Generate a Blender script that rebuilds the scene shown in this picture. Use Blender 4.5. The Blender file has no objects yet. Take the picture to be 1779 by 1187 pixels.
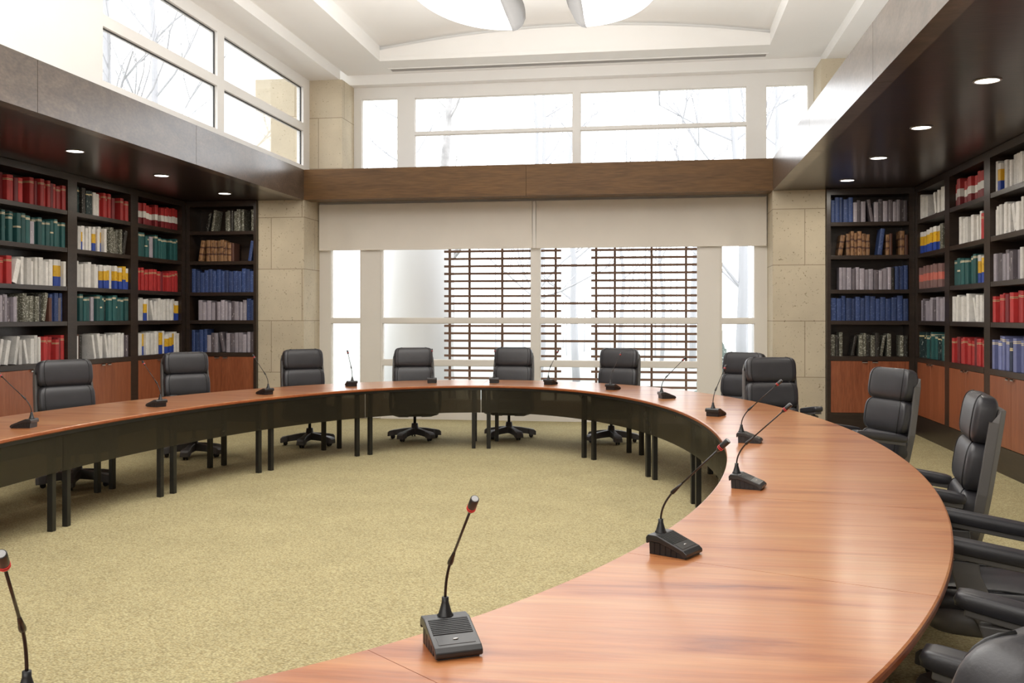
import bpy, math, random
from mathutils import Vector, Matrix
random.seed(7)
PI = math.pi
SC = bpy.context.scene
COL = SC.collection

# ------------------------------------------------------------------ mesh builder
class MB:
    def __init__(s):
        s.v = []; s.f = []; s.m = []; s.s = []
    def add(s, vs, fs, mi=0, sm=False):
        b = len(s.v); s.v += [tuple(p) for p in vs]
        for f in fs:
            s.f.append([b + i for i in f]); s.m.append(mi); s.s.append(sm)
    def box(s, x0, x1, y0, y1, z0, z1, mi=0):
        if x0 > x1: x0, x1 = x1, x0
        if y0 > y1: y0, y1 = y1, y0
        if z0 > z1: z0, z1 = z1, z0
        vs = [(x0,y0,z0),(x1,y0,z0),(x1,y1,z0),(x0,y1,z0),(x0,y0,z1),(x1,y0,z1),(x1,y1,z1),(x0,y1,z1)]
        s.add(vs, [(0,3,2,1),(4,5,6,7),(0,1,5,4),(1,2,6,5),(2,3,7,6),(3,0,4,7)], mi)
    def loft(s, rings, mi=0, caps=True, sm=False, closed=True):
        n = len(rings[0]); vs = [p for r in rings for p in r]; fs = []
        for i in range(len(rings) - 1):
            for j in range(n if closed else n - 1):
                k = (j + 1) % n
                fs.append((i*n+j, i*n+k, (i+1)*n+k, (i+1)*n+j))
        s.add(vs, fs, mi, sm)
        if caps and closed:
            b = len(s.v) - len(vs)
            s.f.append([b + j for j in range(n)][::-1]); s.m.append(mi); s.s.append(False)
            s.f.append([b + (len(rings)-1)*n + j for j in range(n)]); s.m.append(mi); s.s.append(False)
    def lathe(s, prof, n=20, c=(0,0,0), mi=0, M=None, sm=True):
        rings = []
        for r, z in prof:
            ring = [Vector((max(r,1e-4)*math.cos(2*PI*j/n), max(r,1e-4)*math.sin(2*PI*j/n), z)) for j in range(n)]
            if M is not None: ring = [M @ p for p in ring]
            rings.append([(p[0]+c[0], p[1]+c[1], p[2]+c[2]) for p in ring])
        s.loft(rings, mi, tuple(prof[0])!=tuple(prof[-1]), sm)
    def tube(s, pts, rad, n=8, mi=0, sm=True, caps=True):
        pts = [Vector(p) for p in pts]; rings = []
        up = Vector((0.13, 0.31, 0.94)); prev = None
        for i, p in enumerate(pts):
            d = (pts[min(i+1,len(pts)-1)] - pts[max(i-1,0)]).normalized()
            if prev is None:
                a = d.cross(up)
                if a.length < 1e-3: a = d.cross(Vector((1,0,0)))
                a.normalize()
            else:
                a = (prev - d*prev.dot(d)).normalized()
            prev = a; b = d.cross(a)
            r = rad[i] if isinstance(rad, (list,tuple)) else rad
            rings.append([p + a*(r*math.cos(2*PI*j/n)) + b*(r*math.sin(2*PI*j/n)) for j in range(n)])
        s.loft(rings, mi, caps, sm)
    def sell(s, c, w, d, h, e1=.5, e2=.3, nu=12, nv=24, mi=0, M=None, ex=None):
        # puffy rounded block: e1 rounds the vertical profile, e2 the plan
        def sp(x, e): return math.copysign(abs(x)**e, x)
        rings = []
        for i in range(nu+1):
            ph = -PI/2 + PI*i/nu
            cz, sz = max(sp(math.cos(ph), e1), 1e-3), sp(math.sin(ph), e1)
            cx = max(sp(math.cos(ph), ex), 1e-3) if ex else cz
            ring = []
            for j in range(nv):
                th = 2*PI*(j+.5)/nv
                p = Vector((w/2*cx*sp(math.cos(th), e2), d/2*cz*sp(math.sin(th), e2), h/2*sz))
                if M is not None: p = M @ p
                ring.append((p[0]+c[0], p[1]+c[1], p[2]+c[2]))
            rings.append(ring)
        s.loft(rings, mi, True, True)
    def sweep(s, path, sec, mi=0, sm=False, lat=Vector((1,0,0))):
        # rectangular section (w across 'lat', t across the bend) along a path
        pts = [Vector(p) for p in path]; rings = []
        for i, p in enumerate(pts):
            d = (pts[min(i+1,len(pts)-1)] - pts[max(i-1,0)]).normalized()
            w, t = sec[i] if isinstance(sec, list) else sec
            l = (lat - d*lat.dot(d)).normalized(); n = d.cross(l)
            rings.append([p+l*w/2+n*t/2, p-l*w/2+n*t/2, p-l*w/2-n*t/2, p+l*w/2-n*t/2])
        s.loft(rings, mi, True, sm)
    def mesh(s, name, mats):
        me = bpy.data.meshes.new(name)
        me.from_pydata(s.v, [], s.f)
        for m in (mats if isinstance(mats, (list,tuple)) else [mats]): me.materials.append(m)
        me.polygons.foreach_set('material_index', s.m)
        me.polygons.foreach_set('use_smooth', s.s)
        me.update()
        return me
    def build(s, name, mats, parent=None, loc=None, bevel=0, seg=2):
        me = s.mesh(name, mats)
        import bmesh
        bm = bmesh.new(); bm.from_mesh(me)
        bmesh.ops.recalc_face_normals(bm, faces=bm.faces); bm.to_mesh(me); bm.free()
        o = bpy.data.objects.new(name, me); COL.objects.link(o)
        if parent is not None: o.parent = parent
        if loc is not None: o.location = loc
        if bevel:
            b = o.modifiers.new('b', 'BEVEL'); b.width = bevel; b.segments = seg; b.limit_method = 'ANGLE'; b.angle_limit = math.radians(40)
        return o

def tag(o, label, cat, group=None, kind=None):
    o['label'] = label; o['category'] = cat
    if group: o['group'] = group
    if kind: o['kind'] = kind
    return o
def empty(name, loc, rz=0):
    o = bpy.data.objects.new(name, None); COL.objects.link(o)
    o.location = loc; o.rotation_euler = (0,0,rz); o.empty_display_size = .1
    return o
def thing(name, label, cat, loc=(0,0,0), rz=0, group=None):
    return tag(empty(name, loc, rz), label, cat, group)
def struct(mb, name, mat, parent=None, bevel=0):
    o = mb.build(name, mat, parent, bevel=bevel)
    if parent is None: o['kind'] = 'structure'
    return o
def dup(root, loc, rz, label=None):
    r = root.copy(); COL.objects.link(r); r.location = loc; r.rotation_euler = (0,0,rz)
    if label: r['label'] = label
    for ch in list(root.children):
        c = ch.copy(); COL.objects.link(c); c.parent = r
        for g in list(ch.children):
            d = g.copy(); COL.objects.link(d); d.parent = c
    return r

# ------------------------------------------------------------------ materials
def newmat(name):
    m = bpy.data.materials.new(name); m.use_nodes = True
    nt = m.node_tree; b = nt.nodes['Principled BSDF']
    return m, nt, b
def N(nt, t, **kw):
    n = nt.nodes.new(t)
    for k, v in kw.items():
        if k.startswith('i_'): n.inputs[k[2:].replace('_',' ')].default_value = v
        else: setattr(n, k, v)
    return n
def plain(name, col, rough=.5, metal=0, spec=.5, noise=0, nscale=8, bump=0, bscale=60, emit=0, coat=0):
    m, nt, b = newmat(name)
    b.inputs['Roughness'].default_value = rough; b.inputs['Metallic'].default_value = metal
    b.inputs['Specular IOR Level'].default_value = spec; b.inputs['Coat Weight'].default_value = coat
    b.inputs['Coat Roughness'].default_value = .1
    c = tuple(col) + (1,)
    b.inputs['Base Color'].default_value = c
    g = N(nt, 'ShaderNodeNewGeometry')
    if noise:
        t = N(nt, 'ShaderNodeTexNoise', i_Scale=nscale, i_Detail=5.0)
        nt.links.new(g.outputs['Position'], t.inputs['Vector'])
        r = N(nt, 'ShaderNodeValToRGB')
        r.color_ramp.elements[0].position = .3; r.color_ramp.elements[1].position = .7
        r.color_ramp.elements[0].color = tuple(x*(1-noise) for x in col)+(1,)
        r.color_ramp.elements[1].color = tuple(min(1,x*(1+noise)) for x in col)+(1,)
        nt.links.new(t.outputs['Fac'], r.inputs['Fac']); nt.links.new(r.outputs['Color'], b.inputs['Base Color'])
    if bump:
        t = N(nt, 'ShaderNodeTexNoise', i_Scale=bscale, i_Detail=3.0)
        nt.links.new(g.outputs['Position'], t.inputs['Vector'])
        bp = N(nt, 'ShaderNodeBump', i_Strength=bump, i_Distance=.01)
        nt.links.new(t.outputs['Fac'], bp.inputs['Height']); nt.links.new(bp.outputs['Normal'], b.inputs['Normal'])
    if emit:
        b.inputs['Emission Color'].default_value = c; b.inputs['Emission Strength'].default_value = emit
    return m
def wood(name, stops, scale, rot=0, rough=.3, spec=.5, coat=0, fine=.35, streak=None, crough=.08, fleck=None):
    # streaky grain along the local x of 'scale'
    m, nt, b = newmat(name)
    g = N(nt, 'ShaderNodeNewGeometry')
    mp = N(nt, 'ShaderNodeMapping'); mp.inputs['Rotation'].default_value = (0,0,rot); mp.inputs['Scale'].default_value = scale
    nt.links.new(g.outputs['Position'], mp.inputs['Vector'])
    t = N(nt, 'ShaderNodeTexNoise', i_Scale=1.0, i_Detail=7.0, i_Roughness=.6, i_Distortion=.9)
    nt.links.new(mp.outputs['Vector'], t.inputs['Vector'])
    r = N(nt, 'ShaderNodeValToRGB'); el = r.color_ramp.elements
    while len(el) < len(stops): el.new(.5)
    for e, (p, c) in zip(el, stops): e.position = p; e.color = tuple(c)+(1,)
    nt.links.new(t.outputs['Fac'], r.inputs['Fac'])
    mp2 = N(nt, 'ShaderNodeMapping'); mp2.inputs['Rotation'].default_value = (0,0,rot); mp2.inputs['Scale'].default_value = tuple(a*b_ for a,b_ in zip(scale,(4,9,9)))
    nt.links.new(g.outputs['Position'], mp2.inputs['Vector'])
    t2 = N(nt, 'ShaderNodeTexNoise', i_Scale=1.0, i_Detail=3.0)
    nt.links.new(mp2.outputs['Vector'], t2.inputs['Vector'])
    mr = N(nt, 'ShaderNodeMapRange', i_From_Min=.3, i_From_Max=.7, i_To_Min=1-fine, i_To_Max=1+fine*.3)
    nt.links.new(t2.outputs['Fac'], mr.inputs['Value'])
    mx = N(nt, 'ShaderNodeMix', data_type='RGBA', blend_type='MULTIPLY'); mx.inputs['Factor'].default_value = 1
    nt.links.new(r.outputs['Color'], mx.inputs[6]); nt.links.new(mr.outputs['Result'], mx.inputs[7])
    nt.links.new(mx.outputs[2], b.inputs['Base Color'])
    b.inputs['Roughness'].default_value = rough; b.inputs['Specular IOR Level'].default_value = spec
    b.inputs['Coat Weight'].default_value = coat; b.inputs['Coat Roughness'].default_value = crough
    bp = N(nt, 'ShaderNodeBump', i_Strength=.06, i_Distance=.01)
    nt.links.new(t2.outputs['Fac'], bp.inputs['Height']); nt.links.new(bp.outputs['Normal'], b.inputs['Normal'])
    return m

M = {}
M['white'] = plain('white_paint', (.86,.85,.83), .55, noise=.02, nscale=1.5)
M['ceil'] = plain('ceiling_paint', (.9,.89,.87), .7, noise=.015, nscale=1)
M['frame'] = plain('window_frame_paint', (.82,.78,.72), .35)
M['gasket'] = plain('dark_gasket', (.05,.05,.05), .6)
M['shade'] = plain('shade_fabric', (.84,.79,.71), .85, noise=.03, nscale=2, bump=.05, bscale=400)
M['table'] = wood('table_cherry_wood', [(.26,(.21,.048,.014)),(.37,(.38,.118,.036)),(.47,(.48,.18,.062)),(.62,(.53,.23,.088)),(.8,(.59,.30,.13))], (.75,6.5,6.5), rot=-.07, rough=.3, spec=.55, coat=.45, fine=.14, crough=.2)
M['edge'] = wood('table_edge_wood', [(.3,(.30,.07,.02)),(.7,(.46,.14,.05))], (3,3,30), rough=.3, coat=.3, fine=.2)
M['door'] = wood('cherry_door_veneer', [(.3,(.24,.065,.026)),(.5,(.30,.088,.036)),(.7,(.36,.115,.05))], (14,14,.9), rough=.35, coat=.15, fine=.22)
M['dark'] = wood('dark_walnut', [(.3,(.022,.013,.009)),(.7,(.042,.026,.018))], (3,3,20), rough=.32, spec=.5, fine=.3)
M['soffit'] = wood('soffit_gloss_walnut', [(.3,(.018,.008,.005)),(.7,(.04,.02,.012))], (2,6,6), rough=.28, spec=.5, coat=.25, fine=.35, crough=.16)
M['fascia'] = wood('fascia_bronzed_wood', [(.3,(.065,.044,.031)),(.5,(.105,.073,.053)),(.7,(.15,.108,.08))], (2.5,2.5,5), rough=.3, spec=.7, coat=.6, fine=.35, crough=.2)
M['beamwood'] = wood('beam_brown_wood', [(.25,(.125,.066,.028)),(.5,(.165,.09,.038)),(.75,(.20,.105,.04))], (1.2,1.2,7), rough=.4, spec=.25, coat=0, fine=.25, crough=.2)
M['metal'] = plain('dark_metal', (.022,.021,.018), .35, .3, .5)
M['chrome'] = plain('brushed_steel', (.6,.58,.55), .3, 1)
M['leather'] = plain('black_leather', (.028,.027,.031), .36, 0, .6, noise=.12, nscale=10, bump=.05, bscale=220)
M['piping'] = plain('leather_piping', (.012,.012,.013), .4)
M['plastic'] = plain('grey_moulded_plastic', (.115,.108,.102), .42, noise=.04)
M['baseplastic'] = plain('charcoal_plastic', (.075,.07,.07), .45)
M['black'] = plain('black_plastic', (.012,.012,.013), .38, spec=.5)
M['blacksheen'] = plain('black_satin_plastic', (.02,.02,.021), .28, spec=.6)
M['neck'] = plain('gooseneck_black', (.02,.014,.012), .35)
M['red'] = plain('red_light_ring', (.6,.03,.03), .3, emit=.25)
M['mesh'] = plain('silver_mesh', (.55,.55,.56), .4, .6, bump=.5, bscale=2500)
M['lamp'] = plain('lamp_glow', (1,.96,.9), .5, emit=6)
M['petal'] = plain('pendant_glass', (1,.985,.95), .4, emit=1.6)
M['silver'] = plain('satin_aluminium', (.62,.6,.58), .3, .9)
M['fin'] = plain('grey_fin_metal', (.17,.165,.16), .5, .1)
M['slat'] = plain('trellis_brown', (.12,.058,.03), .6)
M['bark'] = plain('pale_bark', (.44,.43,.43), .9, noise=.25, nscale=5)
M['barkfar'] = plain('haze_tinted_bark', (.42,.42,.44), .9)  # distance haze is put into the bark colour
M['ground'] = plain('outdoor_ground', (.34,.36,.33), .95, noise=.15, nscale=.4)
M['conifer'] = plain('haze_tinted_needles', (.36,.41,.385), .9, noise=.2, nscale=2)  # needle green paled by haze put into the colour
M['extwhite'] = plain('exterior_render', (.64,.64,.64), .8)
M['vent'] = plain('vent_dark', (.33,.31,.29), .6)
M['gold'] = plain('gold_foil', (.75,.6,.32), .4)
M['page'] = plain('book_pages', (.72,.68,.58), .8)

# glass
m, nt, b = newmat('clear_glass'); nt.nodes.remove(b)
o_ = nt.nodes['Material Output']; tr = N(nt,'ShaderNodeBsdfTransparent'); gl = N(nt,'ShaderNodeBsdfGlossy', i_Roughness=.02)
fr0 = N(nt,'ShaderNodeLayerWeight', i_Blend=.5); fr = N(nt,'ShaderNodeMath', operation='POWER'); fr.inputs[1].default_value=4.0; nt.links.new(fr0.outputs['Facing'], fr.inputs[0]); mx = N(nt,'ShaderNodeMixShader')
nt.links.new(fr.outputs[0], mx.inputs[0]); nt.links.new(tr.outputs[0], mx.inputs[1]); nt.links.new(gl.outputs[0], mx.inputs[2]); nt.links.new(mx.outputs[0], o_.inputs[0])
M['glass'] = m
# smoked panel: mostly opaque dark, faint view through
m, nt, b = newmat('smoked_panel')
o_ = nt.nodes['Material Output']; tr = N(nt,'ShaderNodeBsdfTransparent'); tr.inputs[0].default_value = (.5,.43,.33,1)
b.inputs['Base Color'].default_value = (.028,.024,.016,1); b.inputs['Roughness'].default_value = .25
t = N(nt,'ShaderNodeTexNoise', i_Scale=4.0, i_Detail=5.0); mr = N(nt,'ShaderNodeMapRange', i_To_Min=.12, i_To_Max=.35)
mx = N(nt,'ShaderNodeMixShader'); mx.inputs[0].default_value = .33
g = N(nt, 'ShaderNodeNewGeometry'); nt.links.new(g.outputs['Position'], t.inputs['Vector'])
nt.links.new(t.outputs['Fac'], mr.inputs['Value']); nt.links.new(mr.outputs[0], b.inputs['Roughness'])
nt.links.new(b.outputs[0], mx.inputs[1]); nt.links.new(tr.outputs[0], mx.inputs[2]); nt.links.new(mx.outputs[0], o_.inputs[0])
M['smoke'] = m
# carpet
m, nt, b = newmat('woven_loop_carpet')
g = N(nt,'ShaderNodeNewGeometry')
mp = N(nt,'ShaderNodeMapping'); mp.inputs['Rotation'].default_value=(0,0,.55); mp.inputs['Scale'].default_value=(85,150,1)
nt.links.new(g.outputs['Position'], mp.inputs['Vector'])
v = N(nt,'ShaderNodeTexVoronoi', i_Scale=1.0); nt.links.new(mp.outputs[0], v.inputs['Vector'])
sc_=N(nt,'ShaderNodeSeparateColor'); nt.links.new(v.outputs['Color'], sc_.inputs[0])
r = N(nt,'ShaderNodeValToRGB'); e = r.color_ramp.elements
e[0].position=.0; e[0].color=(.33,.265,.135,1); e[1].position=1.0; e[1].color=(.50,.44,.255,1)
m3=e.new(.14); m3.color=(.40,.335,.175,1)
nt.links.new(sc_.outputs[0], r.inputs['Fac'])
r9 = N(nt,'ShaderNodeMapRange', i_From_Min=.25, i_From_Max=.75, i_To_Min=1.1, i_To_Max=.68); nt.links.new(v.outputs['Distance'], r9.inputs['Value'])
mz = N(nt,'ShaderNodeMix', data_type='RGBA', blend_type='MULTIPLY'); mz.inputs['Factor'].default_value=1
nt.links.new(r.outputs[0], mz.inputs[6]); nt.links.new(r9.outputs[0], mz.inputs[7])
t2 = N(nt,'ShaderNodeTexNoise', i_Scale=2.2, i_Detail=3.0); nt.links.new(g.outputs['Position'], t2.inputs['Vector'])
mr = N(nt,'ShaderNodeMapRange', i_To_Min=.86, i_To_Max=1.12); nt.links.new(t2.outputs['Fac'], mr.inputs['Value'])
mx = N(nt,'ShaderNodeMix', data_type='RGBA', blend_type='MULTIPLY'); mx.inputs['Factor'].default_value=1
nt.links.new(mz.outputs[2], mx.inputs[6]); nt.links.new(mr.outputs[0], mx.inputs[7]); nt.links.new(mx.outputs[2], b.inputs['Base Color'])
bp = N(nt,'ShaderNodeBump', i_Strength=.35, i_Distance=.003); nt.links.new(r9.outputs[0], bp.inputs['Height']); nt.links.new(bp.outputs[0], b.inputs['Normal'])
b.inputs['Roughness'].default_value=.95; b.inputs['Specular IOR Level'].default_value=.1
M['carpet'] = m
# stone blocks
m, nt, b = newmat('limestone_blocks')
g = N(nt,'ShaderNodeNewGeometry'); sx = N(nt,'ShaderNodeSeparateXYZ'); nt.links.new(g.outputs['Position'], sx.inputs[0])
ad = N(nt,'ShaderNodeMath', operation='ADD'); nt.links.new(sx.outputs[0], ad.inputs[0]); nt.links.new(sx.outputs[1], ad.inputs[1])
zz = N(nt,'ShaderNodeMath', operation='ADD'); zz.inputs[1].default_value=.03; nt.links.new(sx.outputs[2], zz.inputs[0])
cx = N(nt,'ShaderNodeCombineXYZ'); nt.links.new(ad.outputs[0], cx.inputs[0]); nt.links.new(zz.outputs[0], cx.inputs[1])
bk = N(nt,'ShaderNodeTexBrick', offset=.5, i_Scale=1.0); bk.inputs['Brick Width'].default_value=.95; bk.inputs['Row Height'].default_value=.76; bk.inputs['Mortar Size'].default_value=.006; bk.inputs['Mortar Smooth'].default_value=.1
bk.inputs['Color1'].default_value=(.63,.55,.41,1); bk.inputs['Color2'].default_value=(.58,.50,.37,1); bk.inputs['Mortar'].default_value=(.36,.29,.2,1)
nt.links.new(cx.outputs[0], bk.inputs['Vector'])
n1 = N(nt,'ShaderNodeTexNoise', i_Scale=38.0, i_Detail=3.0); nt.links.new(g.outputs['Position'], n1.inputs['Vector'])
r = N(nt,'ShaderNodeValToRGB'); e=r.color_ramp.elements; e[0].position=.27; e[0].color=(.5,.45,.38,1); e[1].position=.36; e[1].color=(1,1,1,1); nt.links.new(n1.outputs['Fac'], r.inputs['Fac'])
n2 = N(nt,'ShaderNodeTexNoise', i_Scale=3.0, i_Detail=5.0); nt.links.new(g.outputs['Position'], n2.inputs['Vector'])
mr = N(nt,'ShaderNodeMapRange', i_To_Min=.82, i_To_Max=1.15); nt.links.new(n2.outputs['Fac'], mr.inputs['Value'])
mx = N(nt,'ShaderNodeMix', data_type='RGBA', blend_type='MULTIPLY'); mx.inputs['Factor'].default_value=1
nt.links.new(bk.outputs['Color'], mx.inputs[6]); nt.links.new(r.outputs[0], mx.inputs[7])
mx2 = N(nt,'ShaderNodeMix', data_type='RGBA', blend_type='MULTIPLY'); mx2.inputs['Factor'].default_value=1
nt.links.new(mx.outputs[2], mx2.inputs[6]); nt.links.new(mr.outputs[0], mx2.inputs[7]); nt.links.new(mx2.outputs[2], b.inputs['Base Color'])
b.inputs['Roughness'].default_value=.85
bp = N(nt,'ShaderNodeBump', i_Strength=.4, i_Distance=.01); nt.links.new(r.outputs[0], bp.inputs['Height']); nt.links.new(bp.outputs[0], b.inputs['Normal'])
M['stone'] = m

# book cloths: solid colour with small print marks
def cloth(name, col, mark=None, ms=60, thr=.6, rough=.55, stretch=(1,1,.35)):
    m, nt, b = newmat(name)
    b.inputs['Roughness'].default_value = rough
    g = N(nt,'ShaderNodeNewGeometry'); base = tuple(col)+(1,)
    t = N(nt,'ShaderNodeTexNoise', i_Scale=14.0, i_Detail=2.0); nt.links.new(g.outputs['Position'], t.inputs['Vector'])
    r = N(nt,'ShaderNodeValToRGB'); e=r.color_ramp.elements
    e[0].position=.35; e[0].color=tuple(x*.92 for x in col)+(1,); e[1].position=.65; e[1].color=tuple(min(1,x*1.06) for x in col)+(1,)
    nt.links.new(t.outputs['Fac'], r.inputs['Fac']); out = r.outputs[0]
    if mark:
        mp = N(nt,'ShaderNodeMapping'); mp.inputs['Scale'].default_value=stretch; nt.links.new(g.outputs['Position'], mp.inputs['Vector'])
        t2 = N(nt,'ShaderNodeTexNoise', i_Scale=ms, i_Detail=1.0); nt.links.new(mp.outputs[0], t2.inputs['Vector'])
        r2 = N(nt,'ShaderNodeValToRGB'); e=r2.color_ramp.elements; e[0].position=thr; e[0].color=(0,0,0,1); e[1].position=thr+.03; e[1].color=(1,1,1,1)
        nt.links.new(t2.outputs['Fac'], r2.inputs['Fac'])
        mx = N(nt,'ShaderNodeMix', data_type='RGBA'); mx.inputs[7].default_value=tuple(mark)+(1,)
        nt.links.new(r2.outputs[0], mx.inputs[0]); nt.links.new(out, mx.inputs[6]); out = mx.outputs[2]
    oi = N(nt,'ShaderNodeObjectInfo'); mr = N(nt,'ShaderNodeMapRange', i_To_Min=.68, i_To_Max=1.18); nt.links.new(oi.outputs['Random'], mr.inputs['Value'])
    mm = N(nt,'ShaderNodeMix', data_type='RGBA', blend_type='MULTIPLY'); mm.inputs['Factor'].default_value=1
    nt.links.new(out, mm.inputs[6]); nt.links.new(mr.outputs[0], mm.inputs[7])
    nt.links.new(mm.outputs[2], b.inputs['Base Color'])
    return m
BK = dict(
 red=cloth('red_cloth',(.42,.028,.028)), darkred=cloth('maroon_cloth',(.19,.015,.02)), teal=cloth('teal_cloth',(.018,.095,.095)),
 darkteal=cloth('black_green_cloth',(.010,.03,.032),(.45,.5,.45),70,.66), white=cloth('white_paper_cover',(.74,.72,.69),(.45,.43,.42),110,.68,stretch=(1,1,.7)),
 purewhite=cloth('plain_white_cover',(.72,.70,.66)), yellow=cloth('yellow_cover',(.72,.42,.02),(.4,.22,.02),90,.66), blue2=cloth('bright_blue_cover',(.02,.06,.33)),
 lav=cloth('lavender_grey_cover',(.37,.335,.38),(.6,.58,.6),60,.70,stretch=(1,1,.8)), dlav=cloth('dark_mauve_cover',(.13,.11,.125),(.6,.55,.55),60,.69),
 marble=cloth('marbled_grey_cover',(.12,.115,.085),(.42,.42,.36),60,.56,stretch=(1,1,1)), blackm=cloth('marbled_black_cover',(.022,.018,.014),(.35,.35,.3),70,.66,stretch=(1,1,1)),
 brown=cloth('tan_leather_spine',(.30,.16,.075),(.14,.06,.025),45,.58), dbrown=cloth('dark_brown_leather',(.09,.035,.022)), blue=cloth('navy_buckram',(.035,.065,.19),(.12,.17,.34),50,.64,stretch=(1,1,1.6)),
 salmon=cloth('salmon_band',(.60,.17,.13)), mauve=cloth('mauve_cover',(.24,.14,.13)), peri=cloth('periwinkle_cloth',(.16,.18,.36)), navy=cloth('deep_navy_cloth',(.02,.03,.07)), cream=cloth('cream_label',(.70,.60,.42)))

# ------------------------------------------------------------------ room dimensions (metres)
XL, XR = -5.12, 1.555      # inner faces of the two long fascias / sides of the window bay
YB = 13.22                 # front of cross beam and piers
YW = 13.87                 # lower window wall
YU = 14.14                 # upper window wall
ZB, ZT = 3.265, 3.705      # fascia bottom / top
WL, WR = -6.93, 3.37       # bookcase fronts
YN = -1.6                  # wall behind
ZC, ZH = 5.25, 5.10        # ceiling, dropped edge

mb = MB(); mb.box(-7.5,3.95,YN-.1,YU+.1,-.1,0); struct(mb,'floor',M['carpet'])
mb = MB(); mb.box(-7.5,-7.36,YN,YU,0,ZB+.1); struct(mb,'wall_left',M['white'])
mb = MB(); mb.box(3.8,3.94,YN,YU,0,ZB+.1); struct(mb,'wall_right',M['white'])
mb = MB(); mb.box(-7.5,3.95,YN-.15,YN,0,5.9); struct(mb,'wall_front',M['white'])
# soffits above the bookcases
mb = MB(); mb.box(-7.36,XL-.02,YN,YB+.75,ZB,ZB+.06); struct(mb,'ceiling_left',M['soffit'])
mb = MB(); mb.box(XR+.02,3.8,YN,YB+.75,ZB,ZB+.06); struct(mb,'ceiling_right',M['soffit'])
# fascias and beam, in panels with fine joints
def fascia(name, x0, x1, joints):
    mb = MB(); ys=[YN]+joints+[YB]
    for a,b_ in zip(ys,ys[1:]): mb.box(x0,x1,a+.003,b_-.003,ZB-.004,ZT)
    mb.box(x0+(.004 if x1>x0 else -.004),x1,YN,YB,ZB,ZT-.002)
    struct(mb,name,M['fascia'])
fascia('trim_1',XL,XL-.14,[1.4,4.3,7.2,9.95])
fascia('trim_2',XR,XR+.14,[1.4,4.3,7.2,10.1])
mb = MB()
for a,b_ in ((XL-.14,-1.83),(-1.83,XR+.14)): mb.box(a+.002,b_-.002,YB,YB+.3,ZB-.002,ZT)
mb.box(XL-.14,XR+.14,YB+.3,YW+.02,ZB+.04,ZT)
struct(mb,'trim_3',M['beamwood'])
# caps closing the ledges behind the fascias
mb = MB(); mb.box(XL-.14,-5.5,YN,YU,ZT-.1,ZT-.01); struct(mb,'trim_4',M['white'])
mb = MB(); mb.box(XR+.14,3.0,YN,YU+.1,ZT-.1,ZT-.01); struct(mb,'trim_5',M['white'])

# stone piers
mb = MB(); mb.box(-5.83,XL,YB+.004,YW+.3,0,ZB-.001); mb.box(XL-.03,XL,YB+.31,YW+.3,ZB,ZB+.2); struct(mb,'wall_left_pier',M['stone'])
mb = MB(); mb.box(XR,2.245,YB+.004,YW+.3,0,ZB-.001); mb.box(XR,XR+.03,YB+.31,YW+.3,ZB,ZB+.2); struct(mb,'wall_right_pier',M['stone'])
mb = MB(); mb.box(-5.95,-4.66,13.58,YU+.3,ZT-.02,ZH); mb.box(-5.95,-5.22,13.40,13.58,ZT-.02,ZH); struct(mb,'wall_left_upper_pier',M['stone'])
mb = MB(); mb.box(2.235,3.0,13.5,YU+.3,ZT-.02,ZH); struct(mb,'wall_right_upper_pier',M['stone'])
# corner fill behind the bookcases
mb = MB(); mb.box(-7.5,-5.83,13.62,YU+.1,0,ZB); mb.box(2.245,3.94,13.62,YU+.1,0,ZB); struct(mb,'wall_back_corners',M['white'])

# ------------------------------------------------------------------ windows
def framed(name, x0,x1,z0,z1,holes,y0,y1,mat,n):
    """wall of frame members (x-z plane) with rectangular glazed holes"""
    root = empty(name,(0,0,0)); root['kind']='structure'
    xs = sorted({x0,x1,*[h[0] for h in holes],*[h[1] for h in holes]}); zs = sorted({z0,z1,*[h[2] for h in holes],*[h[3] for h in holes]})
    mb = MB()
    for a,b_ in zip(xs,xs[1:]):
        run=None
        for c,d in zip(zs,zs[1:]):
            mx_,mz=(a+b_)/2,(c+d)/2
            solid = not any(h[0]<mx_<h[1] and h[2]<mz<h[3] for h in holes)
            if solid: run = (run[0],d) if run else (c,d)
            if (not solid or d==zs[-1]) and run: mb.box(a,b_,y0,y1,*run); run=None
    fo = mb.build('window_frame',mat,root)
    for h in holes:
        g_=MB(); g_.box(h[0],h[1],y0+.055,y0+.063,h[2],h[3]); g_.build('pane',M['glass'],root)
        k=MB(); t_=.008
        k.box(h[0],h[0]+t_,y0+.03,y0+.07,h[2],h[3]); k.box(h[1]-t_,h[1],y0+.03,y0+.07,h[2],h[3]); k.box(h[0]+t_,h[1]-t_,y0+.03,y0+.07,h[2],h[2]+t_); k.box(h[0]+t_,h[1]-t_,y0+.03,y0+.07,h[3]-t_,h[3])
        k.build('gasket',M['frame'],root)
    return root
z1_,z2_,z3_,z4_=.30,.81,.895,1.45; z5_,z6_=1.525,2.75
holes=[]
for a,b_ in ((-4.937,-4.475),(.92,1.382)): holes += [(a,b_,z1_,z4_),(a,b_,z5_,z6_)]
for a,b_ in ((-4.126,-1.848),(-1.715,.579)): holes += [(a,b_,z1_,z2_),(a,b_,z3_,z4_),(a,b_,z5_,z6_)]
framed('window_1',XL,XR,0,ZB+.04,holes,YW,YW+.12,M['frame'],1)
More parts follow.
